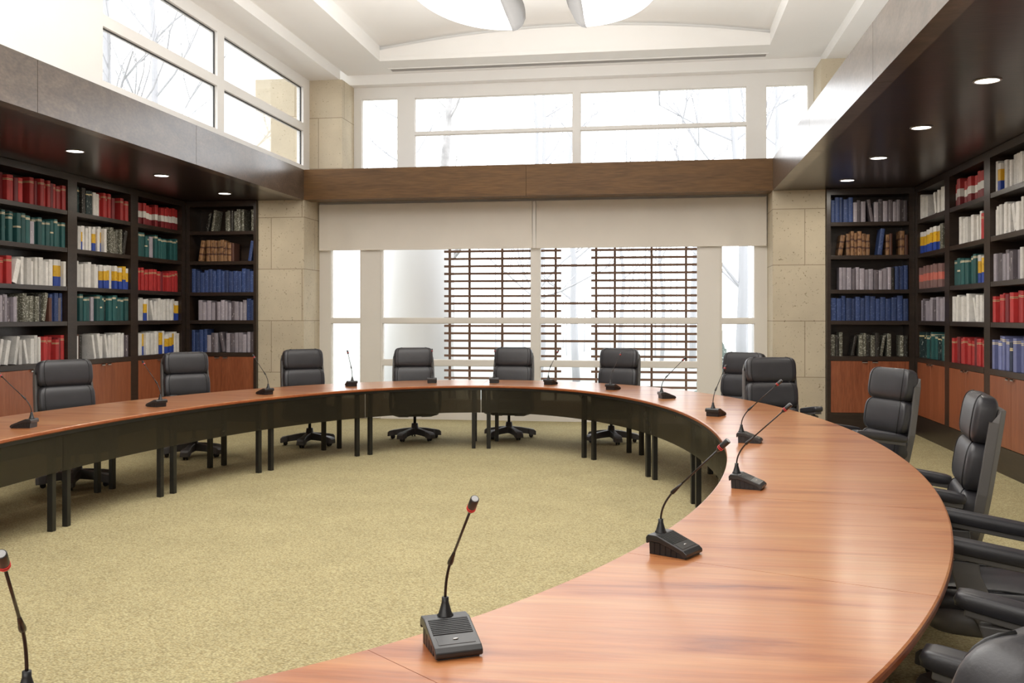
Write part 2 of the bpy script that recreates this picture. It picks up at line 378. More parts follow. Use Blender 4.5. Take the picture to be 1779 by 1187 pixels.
# proud posts beside the main lights
for i,(a,b_) in enumerate(((-4.45,-4.15),(.605,.895))):
    mb=MB(); mb.box(a,b_,YW-.02,YW,0.01,ZB-.02); struct(mb,'trim_%d'%(6+i),M['frame'])
holes=[]
u0,um,un,u1=3.6,4.345,4.395,4.925
holes=[(-4.539,-3.967,u0+.2,u1+.0),(1.569,2.159,u0+.2,u1-.01)]
for a,b_ in ((-3.693,-1.251),(-1.138,1.291)): holes += [(a,b_,u0+.2,um),(a,b_,un,u1-.01)]
framed('window_2',-4.68,2.25,ZT-.12,ZH,holes,YU,YU+.12,M['white'],2)
# side clerestory: same idea turned through 90 degrees
root = empty('window_3',(-5.17,0,0),PI/2); root['kind']='structure'
def clere(root):
    ys=[YN,8.22,10.57,10.75,13.33,13.58]; mb=MB()
    Z=[ZT-.1,3.785,4.30,4.415,4.945,ZH+.16]
    # local x = world y, local y = -world x
    mb.box(YN,8.22,0,.14,Z[0],Z[5])
    for a,b_ in ((10.57,10.75),(13.33,13.58)): mb.box(a,b_,0,.1,Z[1],Z[4])
    mb.box(8.22,13.58,0,.1,Z[0],Z[1]); mb.box(8.22,13.58,0,.1,Z[4],Z[5])
    for a,b_ in ((8.22,10.57),(10.75,13.33)): mb.box(a,b_,0,.1,Z[2],Z[3])
    mb.build('window_frame',M['white'],root)
    for a,b_ in ((8.22,10.57),(10.75,13.33)):
        for c,d in ((Z[1],Z[2]),(Z[3],Z[4])):
            g_=MB(); g_.box(a,b_,.05,.058,c,d); g_.build('pane',M['glass'],root)
            k=MB(); k.box(b_-.014,b_,.035,.05,c,d); k.box(a,b_-.014,.035,.05,d-.012,d); k.build('gasket',M['gasket'],root)
clere(root)
mb=MB(); mb.box(2.86,3.0,YN,13.5,ZT-.1,ZH+.2); struct(mb,'wall_right_upper',M['white'])

# roller shades over the lower window heads
def shade(x0,x1,label):
    t_=thing('roller_shade',label,'window shade',((x0+x1)/2,YW-.06,0),0,'roller shades over the lower window')
    w=(x1-x0)/2
    mb=MB(); mb.box(-w,w,-.012,-.006,2.575,3.255); mb.build('shade_cloth',M['shade'],t_)
    mb=MB(); mb.box(-w,w,-.018,.0,2.555,2.58); mb.build('hem_bar',M['shade'],t_,bevel=.004)
    mb=MB(); mb.lathe([(.025,-w),(.025,w)],14,(0,.02,3.235),0,Matrix.Rotation(PI/2,3,'Y')); mb.build('roller_tube',M['frame'],t_)
shade(XL+.02,-1.82,'cream roller shade covering the window head on the birch tree side')
shade(-1.76,XR-.02,'cream roller shade covering the window head beside the dark marbled books')
mb=MB(); mb.box(-1.812,-1.768,YW-.075,YW,2.56,ZB-.01); struct(mb,'trim_8',M['frame'])

# ------------------------------------------------------------------ main ceiling with vaulted tray
TX0,TX1,TY1,TY0=-3.97,1.52,13.22,2.5
mb=MB()
mb.box(-4.70,TX0,YN,13.95,ZC,ZC+.06); mb.box(TX1,2.3,YN,13.95,ZC,ZC+.06); mb.box(TX0,TX1,TY1,13.95,ZC,ZC+.06); mb.box(TX0,TX1,YN,TY0,ZC,ZC+.06)
struct(mb,'ceiling',M['ceil'])
mb=MB(); mb.box(-5.3,-4.70,YN,13.6,ZH,ZC+.2); struct(mb,'trim_9',M['ceil'])
mb=MB(); mb.box(2.3,3.0,YN,13.95,ZH,ZC+.2); struct(mb,'trim_10',M['ceil'])
mb=MB(); mb.box(-5.0,3.0,13.95,YU+.3,ZH,ZC+.2); struct(mb,'trim_11',M['ceil'])
def arc(x,extra=0):
    u=(x-(TX0+TX1)/2)/((TX1-TX0)/2); return 5.41+.215*(1-u*u)+extra
mb=MB(); n=28
for i in range(n):
    a=TX0+(TX1-TX0)*i/n; b_=TX0+(TX1-TX0)*(i+1)/n
    for y0,y1 in ((TY1,TY1+.05),(TY0-.05,TY0)):
        mb.add([(a,y0,ZC+.061),(b_,y0,ZC+.061),(b_,y0,arc(b_)),(a,y0,arc(a)),(a,y1,ZC+.061),(b_,y1,ZC+.061),(b_,y1,arc(b_)),(a,y1,arc(a))],[(0,1,2,3),(4,5,6,7),(3,2,6,7)])
mb.box(TX0-.05,TX0,TY0,TY1,ZC+.061,5.50); mb.box(TX1,TX1+.05,TY0,TY1,ZC+.061,5.50); mb.box(TX0-.1,TX1+.1,TY1+.06,TY1+.10,ZC+.061,5.75)
struct(mb,'ceiling_tray_side',M['ceil'])
mb=MB(); rows=[]
for i in range(n+1):
    x=TX0-.35+(TX1-TX0+.7)*i/n; z=arc(min(max(x,TX0),TX1),.05)
    rows.append([(x,TY0-.3,z),(x,TY1+.3,z),(x,TY1+.3,z+.05),(x,TY0-.3,z+.05)])
mb.loft(rows,0,True,False); struct(mb,'ceiling_vault',M['ceil'])
mb=MB(); mb.box(-5.6,3.3,YN-.2,YU+.5,5.85,5.95); struct(mb,'ceiling_deck',M['ceil'])
# air diffuser slot
t_=thing('ceiling_vent','long thin grey air diffuser slot in the white ceiling','vent',(-1.21,13.72,ZC))
mb=MB(); mb.box(-2.73,2.73,-.075,.075,-.006,.0); mb.build('slot',M['vent'],t_)
mb=MB(); mb.box(-2.76,2.76,-.10,-.075,-.012,0); mb.box(-2.76,2.76,.075,.10,-.012,0); mb.box(-2.76,-2.73,-.075,.075,-.012,0); mb.box(2.73,2.76,-.075,.075,-.012,0); mb.build('vent_frame',M['ceil'],t_)

# ------------------------------------------------------------------ downlights
def downlight(x,y,label):
    t_=thing('downlight',label,'ceiling light',(x,y,ZB),0,'recessed downlights in the dark soffits')
    mb=MB(); mb.lathe([(.098,-.006),(.098,0),(.085,0),(.082,-.004),(.082,-.009),(.094,-.009),(.098,-.006)],28); mb.build('trim_ring',M['silver'],t_)
    mb=MB(); mb.lathe([(.0001,-.003),(.083,-.003),(.083,-.001),(.0001,-.001)],24); mb.build('lens',M['lamp'],t_)
    ld=bpy.data.lights.new('downlight_lamp','AREA'); ld.shape='DISK'; ld.size=.15; ld.energy=9; ld.color=(1,.93,.82)
    lo=bpy.data.objects.new('downlight_lamp',ld); COL.objects.link(lo); lo.parent=t_; lo.location=(0,0,-.015)
ORD=['first','second','third','fourth','fifth','sixth','seventh','eighth','ninth','tenth','eleventh','twelfth','thirteenth','fourteenth','fifteenth','sixteenth','seventeenth','eighteenth','nineteenth','twentieth','twenty-first','twenty-second','twenty-third','twenty-fourth','twenty-fifth','twenty-sixth']
for i,y in enumerate((12.36,10.67,8.95)): downlight(-5.94,y,'round recessed downlight in the soffit below the clerestory window, %s from the corner'%ORD[i])
for i,y in enumerate((12.35,10.65,8.99,7.27)): downlight(2.36,y,'round recessed downlight in the soffit above the chairs at right, %s from the corner'%ORD[i])

# ------------------------------------------------------------------ bookcases
SH=[2.815,2.37,1.91,1.495,1.02]; ZTOP=3.18; DEP=.36
def bookcase(label, loc, rz, w, sl=.09, sr=.09):
    """local x along the front (0..w overall incl. stiles), local -y toward the room, front face at y=0"""
    t_=thing('bookcase',label,'bookcase',loc,rz,None)
    mb=MB(); mb.box(0,sl,0,DEP,.0,ZTOP); mb.box(w-sr,w,0,DEP,.0,ZTOP); mb.box(sl,w-sr,DEP-.02,DEP,.25,ZTOP); mb.box(0,w,0,DEP,ZTOP,ZB-.004)
    mb.build('carcass',M['dark'],t_)
    for z in SH[:-1]:
        mb=MB(); mb.box(sl,w-sr,.004,DEP-.02,z-.052,z); mb.build('shelf',M['dark'],t_,bevel=.002)
    mb=MB(); mb.box(sl,w-sr,-.004,DEP-.02,SH[4]-.06,SH[4]); mb.build('cabinet_top',M['dark'],t_,bevel=.002)
    mb=MB(); mb.box(sl,w-sr,-.006,.04,0,.262); mb.box(0,sl,-.006,0,0,.262); mb.box(w-sr,w,-.006,0,0,.262); mb.build('plinth',M['dark'],t_)
    mid=(sl+w-sr)/2
    for a,b_,hx in ((sl+.003,mid-.0015,mid-.10),(mid+.0015,w-sr-.003,mid+.03)):
        mb=MB(); mb.box(a,b_,-.002,.02,.266,.956); d_=mb.build('door',M['door'],t_,bevel=.0015)
        mb=MB(); mb.box(hx,hx+.07,-.024,-.002,.945,.955); mb.box(hx,hx+.07,-.024,-.020,.933,.955); mb.build('handle',M['chrome'],d_)
    return t_
bays={}
def add_bay(key,label,origin,rz,w,sl,sr):
    bookcase(label,origin,rz,w,sl,sr); bays[key]=(Vector(origin),rz,w,sl,sr)
# left wall: local x -> +Y world, room side (+X) is local -y  => rz = +90deg
posts=[9.03,10.39,11.75,13.11]
add_bay('L1','tall dark bookcase bay starting with red volumes over a shelf of teal volumes',(WL,9.03,0),PI/2,1.36,.09,.09)
add_bay('L2','tall dark bookcase bay with a row of yellow, blue and white volumes',(WL,10.39,0),PI/2,1.36,.09,.09)
add_bay('L3','tall dark corner bookcase bay with red and white banded volumes on top',(WL,11.75,0),PI/2,1.388,.09,.12)
add_bay('L4','tall dark bookcase beside the stone pier with brown leather volumes second from top',(WL,13.15,0),0,1.10,.06,.04)
# right wall: local x -> -Y world, rz = -90deg
add_bay('R1','tall dark bookcase bay behind chairs with lilac volumes at the bottom',(WR,10.39,0),-PI/2,1.36,.09,.09)
add_bay('R2','tall dark bookcase bay with teal volumes at mid height, behind the high-backed chair',(WR,11.75,0),-PI/2,1.36,.09,.09)
add_bay('R3','tall dark corner bookcase bay with salmon-banded volumes at mid height',(WR,13.14,0),-PI/2,1.39,.12,.09)
add_bay('R4','tall dark bookcase beside the stone pier with marbled volumes at the bottom',(2.25,13.15,0),0,1.12,.05,.07)

add_bay('L0','tall dark bookcase bay nearest the camera under the clerestory wall',(WL,7.67,0),PI/2,1.36,.09,.09)
add_bay('R0','tall dark bookcase bay nearest the camera behind the chairs',(WR,9.03,0),-PI/2,1.36,.09,.09)
# ------------------------------------------------------------------ books
def zones(kind):
    """(description, height, thickness, depth, [(fraction top, material)])"""
    B=BK
    return {
    'R':('red cloth volume with gold bands',.295,.044,[(.80,'red'),(.815,'gold'),(.845,'darkred'),(.86,'gold'),(1,'red')]),
    'r':('maroon cloth volume',.29,.048,[(1,'darkred')]),
    'T':('teal cloth volume with cream label',.315,.046,[(.12,'teal'),(.86,'teal'),(.89,'cream'),(.905,'teal'),(.93,'cream'),(1,'teal')]),
    't':('plain teal cloth volume',.315,.042,[(.5,'teal'),(.56,'cream'),(1,'teal')]),
    'D':('black-green marbled volume',.32,.046,[(.82,'darkteal'),(.87,'gold'),(1,'darkteal')]),
    'W':('white paperback volume',.305,.04,[(1,'white')]),
    'w':('plain white slim volume',.30,.03,[(1,'purewhite')]),
    'Y':('blue, yellow and white volume',.305,.042,[(.36,'blue2'),(.78,'yellow'),(1,'white')]),
    'y':('blue and yellow volume',.295,.04,[(.42,'blue2'),(1,'yellow')]),
    'L':('lavender grey volume',.285,.05,[(1,'lav')]),
    'l':('dark mauve volume with pale title',.29,.05,[(1,'dlav')]),
    'M':('grey marbled volume',.31,.048,[(1,'marble')]),
    'm':('black marbled volume',.305,.046,[(1,'blackm')]),
    'N':('tan leather volume with dark band',.305,.055,[(.30,'brown'),(.38,'dbrown'),(.62,'brown'),(.70,'dbrown'),(1,'brown')]),
    'n':('dark brown leather volume',.30,.045,[(1,'dbrown')]),
    'B':('navy blue bound volume',.33,.052,[(1,'blue')]),
    'X':('red volume with white band',.295,.046,[(.32,'darkred'),(.62,'purewhite'),(1,'red')]),
    'S':('mauve volume with salmon band',.29,.046,[(.34,'mauve'),(.66,'salmon'),(1,'mauve')]),
    'P':('lilac cloth volume with gold label',.325,.052,[(.84,'peri'),(.87,'cream'),(.89,'peri'),(.92,'cream'),(1,'peri')]),
    'p':('deep navy volume with gold label',.31,.05,[(.70,'navy'),(.75,'gold'),(.77,'navy'),(.80,'gold'),(1,'navy')]),
    'K':('black hardback volume',.33,.05,[(1,'blackm')]),
    }[kind]
# tokens: letters = books, '_' gap, '/' or '\\' makes the next book lean
ROWS={
'L0':['TTTtTTTTTTTtTT','RRRRrRRRRRRRR','WWWWWWWYYWWW','BBBBBBBBBBBB','LLLlLLLLMMMM'],
'R0':['WWWWWWWWWWWW','RRRRrRRRRRRRR','TTTtTTTTTTTtTT','LLLlLLLLMMMM','BBBBBBBBBBBB'],
'L1':['RrRRrR_RrRRRrRRR','TTtTTtTTLTTTTtTTT','RRR/WWWWwWWWWYYw','LlLlLMMMMMm/MnBBlB','//W/W/WW\\WWWwwRRRRRrR'],
'L2':['DDmDDWWRRRRr_RR','WWYWWWYYWYWWMMMM/m','WWwWWWwWYYYYwYYYyY','TTTTTLTtTDTTtTTT','WnK_\\W\\WW\\WWWwWWWWl'],
'L3':['XXXXXXXXXXXXX','TTTtTLTTTT_TTT','RRRRRRRRRrRRRRRR','WWWYw\\WWWWWWWWYY','YWyWWWWWyWYYyWW'],
'L4':['__/m/M_MMmMMM_M','_/NNNNNNNNn__/B','BBBBBBBBBBBBBBB','_LLLLlLLLLlLLLBB','BBBBLlL\\lLlLLLLl'],
'R4':['BBBBBLlL\\lLlLlLLll','_/NNNNNNN_/BNn_Nn','_LLLlLLLLlLLLmBBB','BBBBBBBBBBBBBBB','MmM_/mMMmMm/MM_Mm'],
'R3':['WWW__\\WwWWWWW','YYYYYYYYMm','SSSSSSSSSSSS','LlLLLlLLLLL','DDDTDTTDTDTM'],
'R2':['XXXXXXXXXXX','_WwWWWWwWWRR','TtTTTTTYYyW','WWwWWwW\\wWWWWw','RRrRRRRRrRRRRR'],
'R1':['WWYYWWWWWWW\\WW','WwWWWW\\WWwWWWWW','LlLlLlLLWWWWWW','RRRRrRRRRRRRRR','PPPPPpPPPPPPPpP'],
}
BAYN={'L0':'camera-end bay under clerestory','R0':'camera-end bay behind chairs','L1':'end bay under clerestory','L2':'middle bay under clerestory','L3':'corner bay under clerestory','L4':'pier bay under clerestory','R1':'near bay behind chairs','R2':'middle bay behind chairs','R3':'corner bay behind chairs','R4':'pier bay behind chairs'}
SHN=['top shelf','second shelf','third shelf','fourth shelf','bottom shelf']
def book_mesh(th,h,d,zn):
    mb=MB(); names=[]
    def mi(nm):
        if nm not in names: names.append(nm)
        return names.index(nm)
    hw=th/2; sec=[(-hw,d),(-hw,.006),(-hw*.6,.0015),(0,0),(hw*.6,.0015),(hw,.006),(hw,d)]
    z0=0
    for fr,nm in zn:
        z1=h*fr; k=len(sec)
        vs=[(x,y,z0) for x,y in sec]+[(x,y,z1) for x,y in sec]
        mb.add(vs,[(i,(i+1)%k,k+(i+1)%k,k+i) for i in range(k)],mi(nm)); z0=z1
    k=len(sec); p=.003
    top=[(x,y,h) for x,y in sec]
    inn=[(x*(1-2*p/th*1.2),min(max(y,.01),d-.003),h) for x,y in sec]; low=[(x,y,h-.006) for x,y,_ in inn]
    vs=top+inn+low
    mb.add(vs,[(i,(i+1)%k,k+(i+1)%k,k+i) for i in range(k)]+[(k+i,k+(i+1)%k,2*k+(i+1)%k,2*k+i) for i in range(k)],mi(zn[-1][1]))
    mb.add(low,[tuple(range(k))],mi('page'))
    return mb,[M['page'] if n_=='page' else (M['gold'] if n_=='gold' else BK[n_]) for n_ in names]
records=[]
for key,rows in ROWS.items():
    org,rz,w,sl,sr=bays[key]; R_=Matrix.Rotation(rz,3,'Z')
    for si,row in enumerate(rows):
        zb=SH[si]; clear=([ZTOP]+[s-.052 for s in SH])[si]-zb-.03
        items=[]; lean=0; prevdh=0
        for ch in row:
            if ch=='_': items.append(('gap',.10,0)); continue
            if ch in '/\\': lean=1 if ch=='/' else -1; continue
            de,h,th,zn=zones(ch)
            th*=random.uniform(.78,1.22); h=min(clear,h*random.uniform(.88,1.06))
            items.append((ch,th,lean,h,de,zn)); lean=0
        W_=w-sl-sr-.012
        tot=sum(i[1]+(.055 if (i[0]!='gap' and i[2]) else 0) for i in items); k=W_/tot
        x=sl+.006; nb=0
        for it in items:
            if it[0]=='gap': x+=it[1]*k; continue
            ch,th,ln,h,de,zn=it; th*=k; nb+=1
            ex=.055*k if ln else 0
            ang=0
            if ln: ang=math.atan2(ex*.92,h)*.9*ln
            # lean pivots on a bottom corner
            px=x+th/2+ (0 if ln>=0 else ex)
            d=random.uniform(.20,.235); yoff=random.uniform(.012,.065)
            p=org+R_@Vector((px,yoff,0)); p.z=zb+.0015+abs(math.sin(ang))*th/2
            records.append([key,si,nb,ch,th*.92,h,d,p,rz,ang,de,zn]); x+=th+ex
# rank by size in the photograph
CA,SA=math.cos(math.radians(8.736)),math.sin(math.radians(8.736))
def area(rc):
    p=rc[7]; X=p.x*CA+p.y*SA; Z=-p.x*SA+p.y*CA
    c=abs(X/Z*CA - SA) if abs(rc[8])>.1 else 1
    vis = 1 if -.56<X/Z<.56 else 0
    return rc[4]*rc[5]*c/(Z*Z)*vis
records.sort(key=area,reverse=True)
rest=MB(); restm=[]
for i,rc in enumerate(records):
    key,si,nb,ch,th,h,d,p,rz,ang,de,zn=rc
    mb,mats=book_mesh(th,h,d,zn)
    if i<300:
        me=mb.mesh('book',mats); o=bpy.data.objects.new('book',me); COL.objects.link(o)
        o.location=p; o.rotation_mode='XYZ'
        o.matrix_world=Matrix.Translation(p)@Matrix.Rotation(rz,4,'Z')@Matrix.Rotation(ang,4,'Y')
        tag(o,'%s, %s from left, %s, %s'%(de,ORD[nb-1],SHN[si],BAYN[key]),'book','books on the %s, %s'%(SHN[si],BAYN[key]))
    else:
        Mx=Matrix.Translation(p)@Matrix.Rotation(rz,4,'Z')@Matrix.Rotation(ang,4,'Y'); b0=len(rest.v)
        rest.v+=[tuple(Mx@Vector(v)) for v in mb.v]
        mm=[]
        for m_ in mats:
            if m_ not in restm: restm.append(m_)
            mm.append(restm.index(m_))
        for f,mi_ in zip(mb.f,mb.m): rest.f.append([b0+j for j in f]); rest.m.append(mm[mi_]); rest.s.append(False)
me=rest.mesh('shelved_books',restm); o=bpy.data.objects.new('shelved_books',me); COL.objects.link(o)
tag(o,'remaining assorted volumes filling the shelves of the dark bookcases','books',None,'stuff')

# ------------------------------------------------------------------ oval conference table
EX,EY,EA,EB,TW=-1.93,6.21,2.35,4.67,.99
HT=.745
def ell(t,off=0):
    c,s=math.cos(t),math.sin(t); nx,ny=c/EA,s/EB; l=math.hypot(nx,ny)
    return Vector((EX+EA*c+off*nx/l, EY+EB*s+off*ny/l, 0))
def arclen(t0,t1,n=400):
    L=0; p=ell(t0)
    for i in range(1,n+1):
        q=ell(t0+(t1-t0)*i/n); L+=(q-p).length; p=q
    return L
def split(t0,t1,k):
    n=4000; tot=arclen(t0,t1,n); out=[]; L=0; p=ell(t0); j=1
    for i in range(1,n+1):
        t=t0+(t1-t0)*i/n; q=ell(t); L+=(q-p).length; p=q
        if j<k and L>=tot*j/k: out.append(t); j+=1
    return out
rad=math.radians
J=[rad(a) for a in (178.5,162,144.1,122.7,92.7,60.5,38.9,21.0)]
J+=split(rad(21),rad(-39),4)+[rad(-39)]
J+=split(rad(-39),rad(-181.5),7)+[rad(-181.5)]
SEGN=['opposite the end bookcase bay','before the clerestory-side bookcases','second from the clerestory-side corner','at the clerestory-side corner of the ring','under the window mullion on the birch side','under the window mullion on the trellis side',
 'before the chair-side stone pier','curving past the two paired chairs','beside the single microphone mid bend','beside the second near microphone','beside the empty armchair bend','bearing the near seam beside black armrests',
 'bearing the nearest large microphone','at the camera end','at the camera end past the middle','just behind the camera-end bend','beyond the near bend','closing the oval near the end bay']
for i in range(18):
    t0,t1=J[i],J[i+1]; tm=(t0+t1)/2; base=ell(tm,TW/2)
    root=thing('table_section','curved cherry-topped conference table section %s'%SEGN[i],'table',tuple(base),0,'sections of the oval conference table')
    def loc(v,z=0): return (v.x-base.x,v.y-base.y,z)
    n=14; g=.0009
    prof=[(.0,HT-.022),(.0,HT-.006),(.002,HT-.0015),(.006,HT),(TW-.008,HT),(TW-.002,HT-.003),(TW,HT-.009),(TW,HT-.024),(TW-.012,HT-.032),(.012,HT-.03)]
    sg=1 if t1<t0 else -1
    rings=[]
    for k in range(n+1):
        t=t0+(t1-t0)/abs(t1-t0)*g*.3+(t1-t0)*(1-2*g*.3/abs(t1-t0))*k/n
        rings.append([loc(ell(t,o_),z) for o_,z in prof])
    mb=MB(); mb.loft(rings,0)
    for fi,f in enumerate(mb.f):
        zs=[mb.v[q][2] for q in f]
        if min(zs)<HT-.0065 : mb.m[fi]=1
    mb.build('tabletop',[M['table'],M['edge']],root)
    # apron strip under the top
    def strip(o0,o1,z0,z1,ta,tb):
        mb=MB(); mb.loft([[loc(ell(ta+(tb-ta)*k/n,o_),z) for o_,z in ((o0,z0),(o1,z0),(o1,z1),(o0,z1))] for k in range(n+1)]); return mb
    strip(.012,.034,HT-.055,HT-.029,t0,t1).build('apron',M['metal'],root)
    dt=(t1-t0)*.0022
    strip(.020,.026,.425,HT-.055,t0+dt,t1-dt).build('modesty_panel',M['smoke'],root)
    for tj,s_ in ((t0,1),(t1,-1)):
        for off in (.052,TW-.28):
            e=1e-3; v=(ell(tj+e)-ell(tj)).length/e
            q=tj+(t1-t0)/abs(t1-t0)*s_*.085/v if s_>0 else tj-(t1-t0)/abs(t1-t0)*.085/v
            c=ell(q,off); nd=(ell(q,1)-ell(q,0)); a=math.atan2(nd.y,nd.x)
            mb=MB(); mb.box(-.022,.022,-.022,.022,0.0,HT-.03 if off<.1 else HT-.032)
            l=mb.build('leg',M['metal'],root,bevel=.004); l.location=(c.x-base.x,c.y-base.y,0); l.rotation_euler=(0,0,a)

# ------------------------------------------------------------------ armchairs
def make_chair():
    t_=thing('office_chair','','chair',(0,0,0),0,'black leather armchairs around the oval table')
    # five-star base
    mb=MB(); mb.lathe([(.035,.06),(.06,.07),(.062,.11),(.045,.15),(.04,.20),(.032,.205),(.0001,.205)],18)
    mb.build('base_hub',M['baseplastic'],t_)
    for k in range(5):
        a=-PI/2+2*PI*k/5; c,s=math.cos(a),math.sin(a); d=Vector((c,s,0)); l=Vector((-s,c,0))
        mb=MB(); rings=[]
        for r,w,z0,z1 in ((.03,.07,.065,.15),(.16,.066,.06,.135),(.24,.075,.052,.12),(.262,.10,.045,.118),(.32,.11,.038,.105),(.345,.095,.036,.085)):
            rings.append([d*r+l*w/2+Vector((0,0,z0)),d*r+l*w*.42+Vector((0,0,z1)),d*r-l*w*.42+Vector((0,0,z1)),d*r-l*w/2+Vector((0,0,z0))])
        mb.loft(rings); arm=mb.build('base_foot',M['baseplastic'],t_,bevel=.005)
        mb=MB()
        for o_ in (-.016,.016):
            Mx=Matrix.Rotation(PI/2,3,'X'); Mx=Matrix.Rotation(a,3,'Z')@Mx
            mb.lathe([(.0001,-.009),(.022,-.009),(.026,-.005),(.026,.005),(.022,.009),(.0001,.009)],14,tuple(d*.285+l*o_+Vector((0,0,.027))),0,Mx)
        mb.tube([d*.285+Vector((0,0,.027)),d*.285+Vector((0,0,.06))],.012,8)
        mb.build('caster',M['black'],arm)
    mb=MB(); mb.lathe([(.018,.20),(.018,.29),(.045,.295),(.045,.31),(.0001,.31)],16); mb.build('gas_lift',M['black'],t_)
    mb=MB(); mb.box(-.12,.12,-.14,.12,.295,.335); mb.build('tilt_mechanism',M['baseplastic'],t_,bevel=.012)
    # seat shell and cushion
    mb=MB(); mb.sell((0,.0,.365),.60,.54,.12,.45,.35,10,28); mb.build('seat_shell',M['plastic'],t_)
    mb=MB(); mb.sell((0,.015,.43),.53,.53,.115,.5,.3,10,32); st=mb.build('seat',M['leather'],t_)
    for s in (-1,1):
        mb=MB(); mb.tube([(s*.20,-.22,.475),(s*.20,0,.487),(s*.20,.2,.483),(s*.20,.27,.455)],.004,6); mb.build('piping',M['piping'],st)
    # back: tilted frame
    T=math.radians(9)
    def bk(x,y,z):   # y forward from the back plane, z height up the back from seat rear
        zz=z-.42; return Vector((x,-.235+y*math.cos(T)-zz*math.sin(T),.42+zz*math.cos(T)+y*math.sin(T)))
    Mx=Matrix.Rotation(T,3,'X')
    pads=(('headrest',.895,1.15,.50,.125),('back_cushion',.645,.905,.515,.12),('lumbar_cushion',.43,.655,.52,.12))
    for nm,z0,z1,w,d in pads:
        c=bk(0,.046,(z0+z1)/2)
        mb=MB(); mb.sell(tuple(c),w,d,(z1-z0)*1.0,.6,.32,18,40,0,Mx,.22); po=mb.build(nm,M['leather'],t_)
        for s in (-1,1):
            mb=MB(); pts=[]
            for k in range(15):
                ph=-PI/2*.86+PI*.86*k/14; ee=.6
                cz=abs(math.cos(ph))**ee; sz=math.copysign(abs(math.sin(ph))**ee,ph); th_=math.acos(.82**(1/.32))
                pts.append(Vector(c)+Mx@Vector((s*.82*w/2*abs(math.cos(ph))**.22, d/2*cz*math.sin(th_)**.32+.0008,(z1-z0)/2*sz)))
            mb.tube(pts,.0038,6); mb.build('piping',M['piping'],po)
    # moulded back shell with side wings
    mb=MB(); rings=[]
    for z,w in ((.36,.40),(.45,.50),(.65,.545),(.88,.535),(1.02,.52),(1.09,.49)):
        fw=.0 if z<1.0 else -.0
        front=.018
        sec=[(-w/2,front),(-w/2-.004,-.03),(-w/2+.05,-.06),(0,-.068),(w/2-.05,-.06),(w/2+.004,-.03),(w/2,front),(w/2-.02,front),(w/2-.03,-.012),(0,-.02),(-w/2+.03,-.012),(-w/2+.02,front)]
        rings.append([bk(x,y+.012,z-(.10 if (y>0 and z>1.05) else 0)) for x,y in sec])
    mb.loft(rings,0,True,False); mb.build('back_shell',M['plastic'],t_,bevel=.004)
    # arms
    for s in (-1,1):
        tl=math.radians(8); Ma=Matrix.Rotation(tl,3,'X')
        c=Vector((s*.30,.035,.645))
        mb=MB(); mb.sell(tuple(c+Vector((0,0,.012))),.092,.45,.056,.36,.26,8,28,0,Ma); ao=mb.build('armrest',M['leather'],t_)
        mb=MB(); mb.sweep([c+Ma@Vector((0,y,-.022)) for y in (-.21,-.1,0,.1,.19)],(.066,.026)); mb.build('arm_rail',M['plastic'],ao,bevel=.005)
        path=[c+Vector((0,.10,-.03)),Vector((s*.305,.125,.57)),Vector((s*.31,.10,.50)),Vector((s*.31,.05,.43)),Vector((s*.30,0,.37)),Vector((s*.27,-.02,.325)),Vector((s*.20,-.02,.303)),Vector((s*.08,-.02,.30))]
        mb=MB(); mb.sweep(path[:6]+path[6:],[(.04,.10),(.04,.10),(.04,.11),(.04,.12),(.04,.13),(.05,.13),(.06,.12),(.06,.1)] and (.045,.11),0,False,Vector((1,0,0)) )
        # sweep along a path that bends sideways: keep section broad front-to-back
        mb=MB(); rings=[]
        for i,p in enumerate(path):
            d=(path[min(i+1,len(path)-1)]-path[max(i-1,0)]).normalized(); dd=Vector((d.x,0,d.z)); dd.normalize()
            nrm=Vector((dd.z,0,-dd.x)); hb=(.055,.05,.055,.065,.075,.075,.07,.06)[i]; th=.019
            rings.append([p+Vector((0,hb,0))+nrm*th,p+Vector((0,hb,0))-nrm*th,p-Vector((0,hb,0))-nrm*th,p-Vector((0,hb,0))+nrm*th])
        mb.loft(rings); mb.build('arm_support',M['plastic'],t_,bevel=.006)
    return t_
chair0=make_chair(); used=[False]
def place_chair(x,y,deg,label):
    if not used[0]:
        used[0]=True; chair0.location=(x,y,0); chair0.rotation_euler=(0,0,rad(deg)); chair0['label']=label; return
    dup(chair0,(x,y,0),rad(deg),label)
CH=[(-5.27,7.975,236,'black leather armchair before the end bookcase bay with teal books'),
(-5.09,9.84,226,'black leather armchair before the corner bookcase with red banded books'),
(-4.155,10.92,218,'black leather armchair before the stone pier beside the narrow window light'),
(-3.03,11.62,198,'black leather armchair before the plain window light beside the trellis'),
(-1.875,11.945,177,'black leather armchair before the centre window mullion'),
(-.56,11.735,162,'black leather armchair before the trellis half nearest the chair-side pier'),
(.81,10.66,146,'black leather armchair half hidden behind another before the narrow window light'),
(1.16,9.375,190,'black leather armchair before the chair-side stone pier, hiding another chair'),
(1.57,7.71,112,'black leather armchair turned to show its front, before the cherry cabinets'),
(1.42,5.42,80,'black leather armchair seen side-on with tall back above two armrests'),
(1.37,4.12,76,'black leather armchair beside the table edge with only armrests and seat showing'),
(1.03,2.74,66,'black leather armchair at the near table curve with its support frame showing'),
(.38,1.61,42,'black leather armchair closest to the camera, only its headrest corner showing')]
for c in CH: place_chair(*c)

